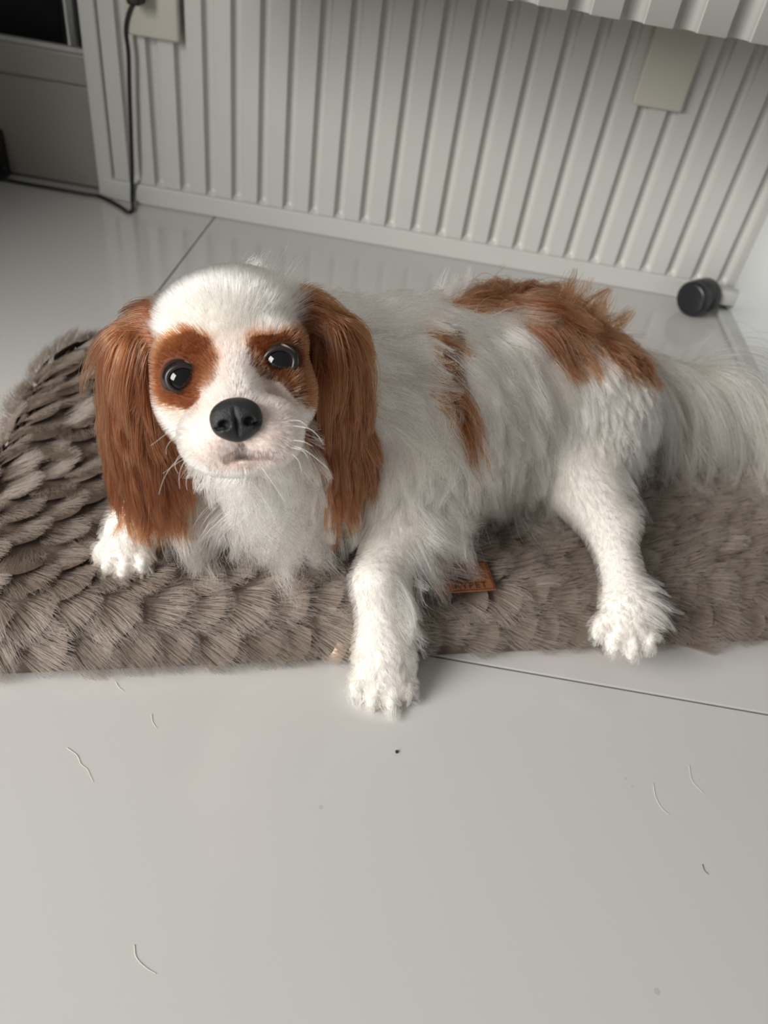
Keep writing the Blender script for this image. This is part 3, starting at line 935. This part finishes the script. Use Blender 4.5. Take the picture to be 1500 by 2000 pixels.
chin = np.linalg.norm((BV - W(479, 889, 0.425)) * 1.0, axis=1)
ck = 0.7 * np.clip((0.013 - chin) / 0.006, 0, 1)[:, None] * (1 - lipk)
colr[:, :3] = colr[:, :3] * (1 - ck) + np.array((0.72, 0.56, 0.50)) * ck
for c in EYES:
    ek = np.clip((RE * 1.10 - np.linalg.norm(BV - c, axis=1)) / 0.002, 0, 1)[:, None]
    colr[:, :3] = colr[:, :3] * (1 - ek) + np.array((0.012, 0.009, 0.008)) * ek
ca.data.foreach_set('color', colr.ravel())
me.materials.append(M_SKIN)
# ------------------------------------------------------------------ fur
M_FW = hair_mat('white_fur', (0.47, 0.395, 0.305), (0.92, 0.875, 0.795), 0.25)
M_FC = hair_mat('cream_fur', (0.46, 0.375, 0.265), (0.90, 0.83, 0.71), 0.25)
M_FB = hair_mat('chestnut_fur', (0.050, 0.014, 0.005), (0.25, 0.080, 0.027), 0.28)

M_FP = hair_mat('pinkish_face_fur', (0.46, 0.33, 0.29), (0.78, 0.64, 0.58), 0.35)

tri = np.vstack([BF[:, [0, 1, 2]], BF[:, [0, 2, 3]]])
A_, B_, C_ = BV[tri[:, 0]], BV[tri[:, 1]], BV[tri[:, 2]]
area_ = 0.5 * np.linalg.norm(np.cross(B_ - A_, C_ - A_), axis=1)
tcen = (A_ + B_ + C_) / 3
ttw, ttn = weights(tcen)
tgrp = GRP[ttn]
def sample(n, mask):
    p = area_ * mask
    i = rng.choice(len(tri), n, p=p / p.sum())
    u = rng.random((n, 2)); f = u.sum(1) > 1; u[f] = 1 - u[f]
    return A_[i] + (B_[i] - A_[i]) * u[:, :1] + (C_[i] - A_[i]) * u[:, 1:]

def grow(R, D, L, npts, lift, grav, wave, freq=60.0, clump=0.5, per=14, jit=0.12, ljit=0.0, margin=0.0006, ground=True, gdir=(0, 0, -1)):
    n = len(R)
    Nn = grad(R)
    # locks: every strand follows the nearest of m guides and shares its lay, lift and length
    m = max(int(n / per), 1)
    gi = rng.choice(n, m, replace=False)
    kd = kdtree.KDTree(m)
    for j, q in enumerate(gi): kd.insert(R[q], j)
    kd.balance()
    near = np.array([kd.find(r)[1] for r in R]); G = gi[near]
    if ljit:
        D = D + rng.normal(0, ljit, (m, 3))[near]
        lift = np.broadcast_to(lift, (n,)) * rng.uniform(0.4, 1.9, m)[near]
        L = L * rng.uniform(0.72, 1.22, m)[near]
    D = D - Nn * (D * Nn).sum(1, keepdims=True)
    D = norm(D + rng.normal(0, jit, D.shape))
    lf = np.broadcast_to(lift, (n,))[:, None] * rng.uniform(0.7, 1.3, (n, 1))
    d = norm(D * np.cos(lf) + Nn * np.sin(lf))
    h = (L / (npts - 1))[:, None]
    P = np.zeros((n, npts, 3)); P[:, 0] = R - Nn * 0.001
    g = np.broadcast_to(grav, (n,))[:, None]
    gd = np.array(gdir, float)
    for k in range(1, npts):
        p = P[:, k - 1] + d * h
        s = interp(p)
        need = np.clip(margin + 0.0012 * k / npts - s, 0, 0.01)
        if need.max() > 0:
            p = p + grad(p) * need[:, None]
        if ground:
            z = mat_height(p) + 0.004
            p[:, 2] = np.maximum(p[:, 2], z)
        d = norm(p - P[:, k - 1])
        d = norm(d + gd * g * (h / 0.01))
        P[:, k] = p
    t = np.linspace(0, 1, npts)
    w = (clump * t ** 1.3)[None, :, None] * rng.uniform(0.5, 1.15, (n, 1, 1))
    far = np.linalg.norm(R - R[G], axis=1) > 0.03
    w = np.clip(w, 0, 0.95) * (~far)[:, None, None]
    P = P + (P[G] - P) * w
    # waves, shared within a lock
    wv = np.broadcast_to(wave, (n,))
    if wv.max() > 0:
        tan = norm(np.gradient(P, axis=1))
        a1 = norm(np.cross(tan, norm(rng.normal(0, 1, (m, 3)))[near][:, None, :]))
        a2 = np.cross(tan, a1)
        ph = rng.uniform(0, 6.28, m)[near][:, None] + rng.normal(0, 0.35, (n, 1))
        fq = (rng.uniform(0.7, 1.3, m)[near] * freq)[:, None]
        sl = t[None] * L[:, None]
        amp = (wv[:, None] * t[None] ** 0.8 * rng.uniform(0.5, 1.4, (n, 1)))
        P = P + a1 * (amp * np.sin(fq * sl * 2 + ph))[..., None] + a2 * (amp * np.cos(fq * sl * 2 + ph))[..., None] * 0.7
        P[:, 0] = R - Nn * 0.001
        if ground:
            P[..., 2] = np.maximum(P[..., 2], mat_height(P) + 0.002)
    return P

def radii(n, k, r, tip=0.25):
    return r * np.linspace(1, tip, k)[None] ** 0.8 * rng.uniform(0.7, 1.25, (n, 1))

FL = [pr['fl'] for pr in prims]
def attrs(R):
    w, near = weights(R)
    away = norm(R - NOSE)
    D = np.zeros_like(R)
    for j, f in enumerate(FL):
        D += w[:, j:j + 1] * (away if f is None else f)
    L = w @ np.array([pr['L'] for pr in prims]); gr = w @ np.array([pr['gr'] for pr in prims])
    wv = w @ np.array([pr['wv'] for pr in prims]); lf = w @ np.array([pr['lf'] for pr in prims])
    return norm(D), L, gr, wv, lf, near

def clear_face(R):
    ok = np.linalg.norm(R - NC, axis=1) > 0.0125
    ok &= np.min(np.stack([np.linalg.norm(R - m_, axis=1) for m_ in smooth_path(mp, 20)], 1), 1) > 0.0015
    for c in EYES:
        ok &= np.linalg.norm(R - c, axis=1) > RE * 1.04
    return ok
def above_ground(R):
    return R[:, 2] > mat_height(R) + 0.001

def coat(name_w, name_b, groups, n, npts, rad, clump, lscale=1.0, jit=0.12, freq=55, ground=True, colj=8, mask=None, per=14, wm=None, bm_=None, ljit=0.0):
    m = np.isin(tgrp, groups)
    R = sample(n, m)
    ok = clear_face(R) & above_ground(R)
    if mask is not None: ok &= mask(R)
    R = R[ok]
    D, L, gr, wv, lf, near = attrs(R)
    L = L * lscale * rng.uniform(0.65, 1.2, len(R))
    # hair shortens towards the nose and around the eyes
    if 'head' in groups:
        de = np.min([np.linalg.norm(R - c, axis=1) for c in EYES], 0)
        L = np.minimum(L, 0.003 + np.clip(de - RE, 0, 1) * 0.35)
        dn = np.linalg.norm(R - NC, axis=1)
        L = np.minimum(L, 0.0028 + np.clip(dn - 0.013, 0, 1) * 0.16)
    P = grow(R, D, L, npts, lf, gr, wv, freq, clump, per=per, jit=jit, ljit=ljit, ground=ground)
    b = brown(R if 'head' in groups or 'skull' in groups else P[:, int(npts * 0.55)], near, colj)
    if groups == ('ear',):
        keep = P[..., 2].max(1) < R[:, 2] + 0.006
        P, b = P[keep], np.ones(keep.sum(), bool)
    pk = np.zeros(len(b), bool)
    if 'head' in groups:
        x, y, d = PIX(R); x = x + rng.normal(0, 9, x.shape); y = y + rng.normal(0, 9, y.shape)
        for poly in PINK: pk |= inside(poly, x, y)
        pk &= ~b & (d < 0.49) & (rng.random(len(b)) < 0.75)
        b2 = ~b & ~pk
        local(curves_object(name_w, P[pk], radii(pk.sum(), npts, rad), M_FP, DOG, kind='stuff'), DOG)
    for nm, sel, mt in ((name_w, ~b & ~pk, wm or M_FW), (name_b, b, bm_ or M_FB)):
        if nm and sel.sum():
            local(curves_object(nm, P[sel], radii(sel.sum(), npts, rad), mt, DOG, kind='stuff'), DOG)
    return

coat('face_fur', 'face_fur', ('head', 'muzzle'), 34000, 4, 0.00014, 0.1, colj=5, jit=0.08, ground=False, per=6)
coat('skull_fur', 'skull_fur', ('skull',), 16000, 5, 0.00015, 0.3, colj=4, jit=0.08, ground=False, per=8)
coat('body_coat', 'body_coat', ('trunk', 'neck'), 30000, 11, 0.00025, 0.90, per=46, colj=6, jit=0.05, ljit=0.22)
coat('shoulder_coat', 'shoulder_coat', ('arm',), 9000, 7, 0.0002, 0.65, per=20, ljit=0.15, jit=0.06)
coat('thigh_coat', 'thigh_coat', ('thigh',), 14000, 7, 0.0002, 0.7, per=24, ljit=0.2, jit=0.06)
coat('leg_fur', None, ('leg',), 14000, 5, 0.00017, 0.3, jit=0.06, per=8)
coat('paw_fur', None, ('paw',), 9000, 5, 0.00017, 0.7, jit=0.05, per=20, ljit=0.1)
coat('chest_ruff', None, ('chest',), 12000, 13, 0.00022, 0.9, freq=42, per=44, ljit=0.16, jit=0.06)
coat('tail_plume', 'tail_plume', ('tail',), 16000, 13, 0.00022, 0.80, freq=30, per=44, wm=M_FC, ljit=0.2, jit=0.05)
for side_ in (-1, 1):
    coat(None, 'ear_fur', ('ear',), 14000, 13, 0.0002, 0.80, freq=42, jit=0.04, per=40, ljit=0.12, mask=lambda R: ((R - W(452, 652, 0.508)) @ HR) * side_ > 0)

def fringe(name, groups, n, poly, D, L, lift, grav, wave, npts=12, clump=0.8, per=22, material=None, rad=0.0002, freq=40, jit=0.12, depth=(0.3, 1.2), ground=True):
    m = np.isin(tgrp, groups)
    x, y, d = PIX(tcen)
    m &= inside(poly, x, y) & (d > depth[0]) & (d < depth[1])
    if m.sum() < 5:
        print('fringe empty', name); return
    R = sample(n, m); R = R[above_ground(R) & clear_face(R)]
    Dv = np.tile(norm(D), (len(R), 1))
    P = grow(R, Dv, L * rng.uniform(0.55, 1.15, len(R)), npts, lift, grav, wave, freq, clump, per=per, jit=jit * 0.6, ljit=0.22, ground=ground)
    local(curves_object(name, P, radii(len(R), npts, rad), material or M_FW, DOG, kind='stuff'), DOG)
RD = lambda a, b: C_RIGHT * a - C_UP * b
fringe('foreleg_feather', ('leg', 'arm'), 1700, [(795, 960), (890, 930), (890, 1080), (820, 1190), (785, 1160)], RD(0.75, 0.7), 0.058, 0.35, 0.12, 0.007, per=40)
fringe('foreleg_feather', ('leg', 'paw'), 500, [(770, 1120), (830, 1120), (830, 1220), (770, 1220)], RD(0.6, 0.9), 0.035, 0.25, 0.1, 0.003)
fringe('chest_fringe', ('chest', 'arm', 'leg'), 4600, [(335, 930), (600, 930), (665, 1010), (665, 1090), (335, 1090)], RD(-0.05, 1.0), 0.062, 0.35, 0.16, 0.0065, npts=14, per=44, freq=48)
fringe('belly_fringe', ('trunk', 'thigh', 'arm'), 5200, [(850, 760), (1085, 780), (1075, 980), (880, 980)], RD(0.25, 1.0), 0.082, 0.22, 0.22, 0.005, per=34, material=M_FC)
fringe('thigh_fringe', ('thigh', 'leg', 'trunk'), 2200, [(1190, 780), (1320, 760), (1310, 930), (1215, 950)], RD(0.6, 0.8), 0.045, 0.3, 0.2, 0.004)
fringe('croup_tuft', ('trunk', 'thigh'), 900, [(1090, 540), (1230, 590), (1200, 660), (1080, 610)], RD(0.5, -0.7), 0.034, 0.9, 0.03, 0.003, material=M_FB, npts=9, per=24)
fringe('withers_tuft', ('neck', 'trunk', 'skull'), 420, [(440, 530), (530, 530), (530, 600), (440, 600)], RD(0.25, -1.0), 0.032, 0.9, 0.02, 0.003, npts=8, depth=(0.54, 1.0), ground=False)
fringe('back_tuft', ('trunk', 'neck'), 500, [(700, 500), (900, 500), (900, 590), (700, 590)], RD(0.5, -0.6), 0.028, 0.7, 0.0, 0.002, npts=8)
fringe('hind_paw_tuft', ('paw', 'leg'), 500, [(1240, 1110), (1320, 1110), (1320, 1230), (1250, 1230)], RD(0.8, 0.6), 0.028, 0.3, 0.1, 0.001, npts=8)
fringe('toe_tuft', ('paw',), 900, [(680, 1260), (830, 1260), (830, 1380), (680, 1380)], RD(0.05, 1.0), 0.013, 0.15, 0.12, 0.0, npts=6, clump=0.8, per=36)

# ------------------------------------------------------------------ whiskers, claws
M_WHISK = mat('white_whisker', (0.85, 0.82, 0.76), 0.35)
M_CLAW = mat('pale_claw', (0.72, 0.62, 0.52), 0.35)
def whisker(pts, out=0.012, r=0.00015):
    n = len(pts)
    d0 = ray_hit(*pts[0])
    w_ = [W(px, py, d0 + 0.002 * (i == 0) - out * math.sin(i / (n - 1) * 1.4) * (0.6 if i else 0)) for i, (px, py) in enumerate(pts)]
    path = smooth_path(w_, 12)
    v, f = tube(path, np.linspace(r, r * 0.35, 12), 5)
    local(pyobj('whisker', v, f, M_WHISK, DOG), DOG)
for pts in ([(380, 838), (336, 842), (295, 870)], [(376, 842), (345, 850), (326, 872), (325, 888)], [(382, 866), (340, 905), (320, 935), (310, 966)],
            [(384, 877), (358, 905), (350, 930), (351, 955)], [(394, 896), (372, 920), (364, 940), (365, 957)], [(382, 885), (345, 905), (318, 925)],
            [(378, 872), (350, 890), (342, 910), (348, 925)], [(560, 822), (585, 822), (603, 836)], [(560, 830), (600, 836), (618, 848), (632, 868)],
            [(565, 868), (600, 882), (644, 918)], [(563, 880), (583, 900), (590, 926)], [(508, 908), (530, 940), (557, 981)], [(560, 872), (590, 880), (602, 895)],
            [(562, 860), (590, 862), (612, 872)], [(455, 910), (450, 930), (436, 950)], [(478, 912), (480, 930), (474, 948)]):
    whisker(pts)
for tips in (tips_b,):
    for (c, f2, up) in tips:
        pth = [c - f2 * 0.002, c + f2 * 0.004 - up * 0.0012, c + f2 * 0.0075 - up * 0.0045]
        pth = [np.array([q[0], q[1], max(q[2], 0.004)]) for q in pth]
        v, f = tube(smooth_path(pth, 8), np.linspace(0.0022, 0.0004, 8), 8)
        local(pyobj('claw', v, f, M_CLAW, DOG), DOG)

# ------------------------------------------------------------------ tags on the mat
M_LEATHER = noisy('tan_leather', (0.20, 0.068, 0.024), (0.25, 0.09, 0.033), 90, 0.55, 0.4, 0.25, 500)
M_STAMP = mat('burnt_stamp', (0.045, 0.015, 0.007), 0.7)
org = TG_TR - tgx * TGW - tgy * TGH
tagM = Matrix([[tgx[i], tgy[i], tgn[i]] for i in range(3)]).to_4x4(); tagM.translation = Vector(org) - MAT.location
bm = box(0, TGW, 0, TGH, -0.0007, 0.0007, 0.0005, 2)
tago = obj('leather_tag', bm, M_LEATHER, MAT, label='tan leather brand tag with stamped emblem and lettering')
tago.matrix_basis = tagM
def flat(name, polys, z=0.0010):
    v, f = [], []
    for p in polys:
        n = len(p); b0 = len(v)
        v += [(x, y, z) for x, y in p] + [(x, y, z - 0.0006) for x, y in p]
        f += [tuple(range(b0, b0 + n)), tuple(range(b0 + 2 * n - 1, b0 + n - 1, -1))]
        f += [(b0 + i, b0 + n + i, b0 + n + (i + 1) % n, b0 + (i + 1) % n) for i in range(n)]
    return pyobj(name, v, f, M_STAMP, tago, False)
bw_ = 0.0006; e_ = 0.0012
flat('stamped_border', [[(e_, e_), (TGW - e_, e_), (TGW - e_, e_ + bw_), (e_, e_ + bw_)], [(e_, TGH - e_ - bw_), (TGW - e_, TGH - e_ - bw_), (TGW - e_, TGH - e_), (e_, TGH - e_)],
     [(e_, e_), (e_ + bw_, e_), (e_ + bw_, TGH - e_), (e_, TGH - e_)], [(TGW - e_ - bw_, e_), (TGW - e_, e_), (TGW - e_, TGH - e_), (TGW - e_ - bw_, TGH - e_)]])
cxm, t1 = TGW * 0.50, TGH
em = []
for s_ in (1, -1):
    em.append([(cxm + s_ * 0.0005, t1 * 0.90), (cxm + s_ * 0.0105, t1 * 0.62), (cxm + s_ * 0.0105, t1 * 0.55), (cxm + s_ * 0.0005, t1 * 0.82)])
    em.append([(cxm + s_ * 0.0018, t1 * 0.72), (cxm + s_ * 0.0108, t1 * 0.48), (cxm + s_ * 0.0098, t1 * 0.36), (cxm + s_ * 0.0066, t1 * 0.33), (cxm + s_ * 0.0018, t1 * 0.58)])
    em.append([(cxm + s_ * 0.0003, t1 * 0.56), (cxm + s_ * 0.0055, t1 * 0.35), (cxm + s_ * 0.0045, t1 * 0.30), (cxm + s_ * 0.0003, t1 * 0.30)])
flat('stamped_emblem', em)
tcv = bpy.data.curves.new('stamped_lettering', 'FONT')
tcv.body = 'RYPET'; tcv.size = TGH * 0.27; tcv.extrude = 0.0003; tcv.align_x = 'RIGHT'; tcv.space_character = 1.25; tcv.offset = 0.00012
tcv.materials.append(M_STAMP)
_tmp = bpy.data.objects.new('stamped_lettering', tcv); COL.objects.link(_tmp)
_me = bpy.data.meshes.new_from_object(_tmp.evaluated_get(bpy.context.evaluated_depsgraph_get()))
bpy.data.objects.remove(_tmp)
to = link(bpy.data.objects.new('stamped_lettering', _me), tago)
to.location = (TGW * 0.87, TGH * 0.10, 0.0009)
# satin ribbon loop at the front hem, beside the paw
M_RIB = noisy('beige_satin', (0.50, 0.37, 0.29), (0.56, 0.42, 0.34), 200, 0.4)
a, b = WZ(672, 1248, 0.022), WZ(652, 1278, 0.006)
wdir = norm(WZ(690, 1262, 0.014) - WZ(672, 1248, 0.022))
rv_, rf_ = [], []
for i in range(9):
    u = i / 8
    c = a + (b - a) * u + np.array([0, -0.012, 0.004]) * math.sin(u * 3.14) * 0.5 + np.array([0, -0.006, 0])
    for k, w_ in enumerate((-0.5, 0.5)):
        for zz in (0.0004, -0.0004):
            rv_.append(c + wdir * w_ * 0.012 + np.array([0, -zz, zz]))
for i in range(8):
    o_ = 4 * i
    rf_ += [(o_, o_ + 2, o_ + 6, o_ + 4), (o_ + 1, o_ + 5, o_ + 7, o_ + 3), (o_, o_ + 4, o_ + 5, o_ + 1), (o_ + 2, o_ + 3, o_ + 7, o_ + 6)]
rf_ += [(0, 1, 3, 2), (32, 34, 35, 33)]
local(pyobj('satin_ribbon', rv_, rf_, M_RIB, MAT, label='beige satin ribbon tag'), MAT)

# ------------------------------------------------------------------ shed hairs and crumbs on the tiles
M_SHED = mat('shed_white_hair', (0.80, 0.77, 0.70), 0.4)
M_SHED2 = mat('shed_brown_hair', (0.16, 0.10, 0.06), 0.5)
def shed(pts, label, m=M_SHED, r=0.00020):
    path = smooth_path([WZ(px, py, 0.0004) for px, py in pts], 24)
    v, f = tube(path, np.linspace(r, r * 0.5, 24), 5)
    o = pyobj('shed_hair', v, f, m, None, label=label, category='hair', group='shed dog hairs on the tiles')
shed([(130, 1460), (150, 1475), (158, 1492), (170, 1502), (176, 1515), (182, 1528)], 'long wavy white shed hair on the tile in front of the mat')
shed([(296, 1395), (298, 1410), (306, 1422)], 'short curved white shed hair just in front of the mat')
shed([(226, 1332), (232, 1342), (242, 1350)], 'tiny white shed hair close to the front hem of the mat')
shed([(1276, 1530), (1280, 1555), (1292, 1578), (1308, 1592)], 'arched white shed hair below the dark tile joint')
shed([(1346, 1495), (1352, 1525), (1375, 1550)], 'faint white shed hair nearest below the tile joint')
shed([(262, 1845), (266, 1870), (285, 1890), (305, 1902)], 'pale hooked shed hair far out on the open tile')
shed([(1372, 1688), (1376, 1700), (1384, 1708)], 'short dark curled shed hair on the open tile', M_SHED2, 0.00025)
cr_ = WZ(775, 1468, 0.0008)
bm = bmesh.new(); bmesh.ops.create_icosphere(bm, subdivisions=2, radius=0.0011)
for v_ in bm.verts: v_.co *= 1 + 0.25 * math.sin(v_.co.x * 5000 + v_.co.y * 3000)
bmesh.ops.scale(bm, vec=(1.0, 1.3, 0.7), verts=bm.verts)
co_ = obj('crumb', bm, M_DARKBOARD, None, True, label='tiny black crumb on the tile in front of the paw', category='crumb')
co_.location = cr_
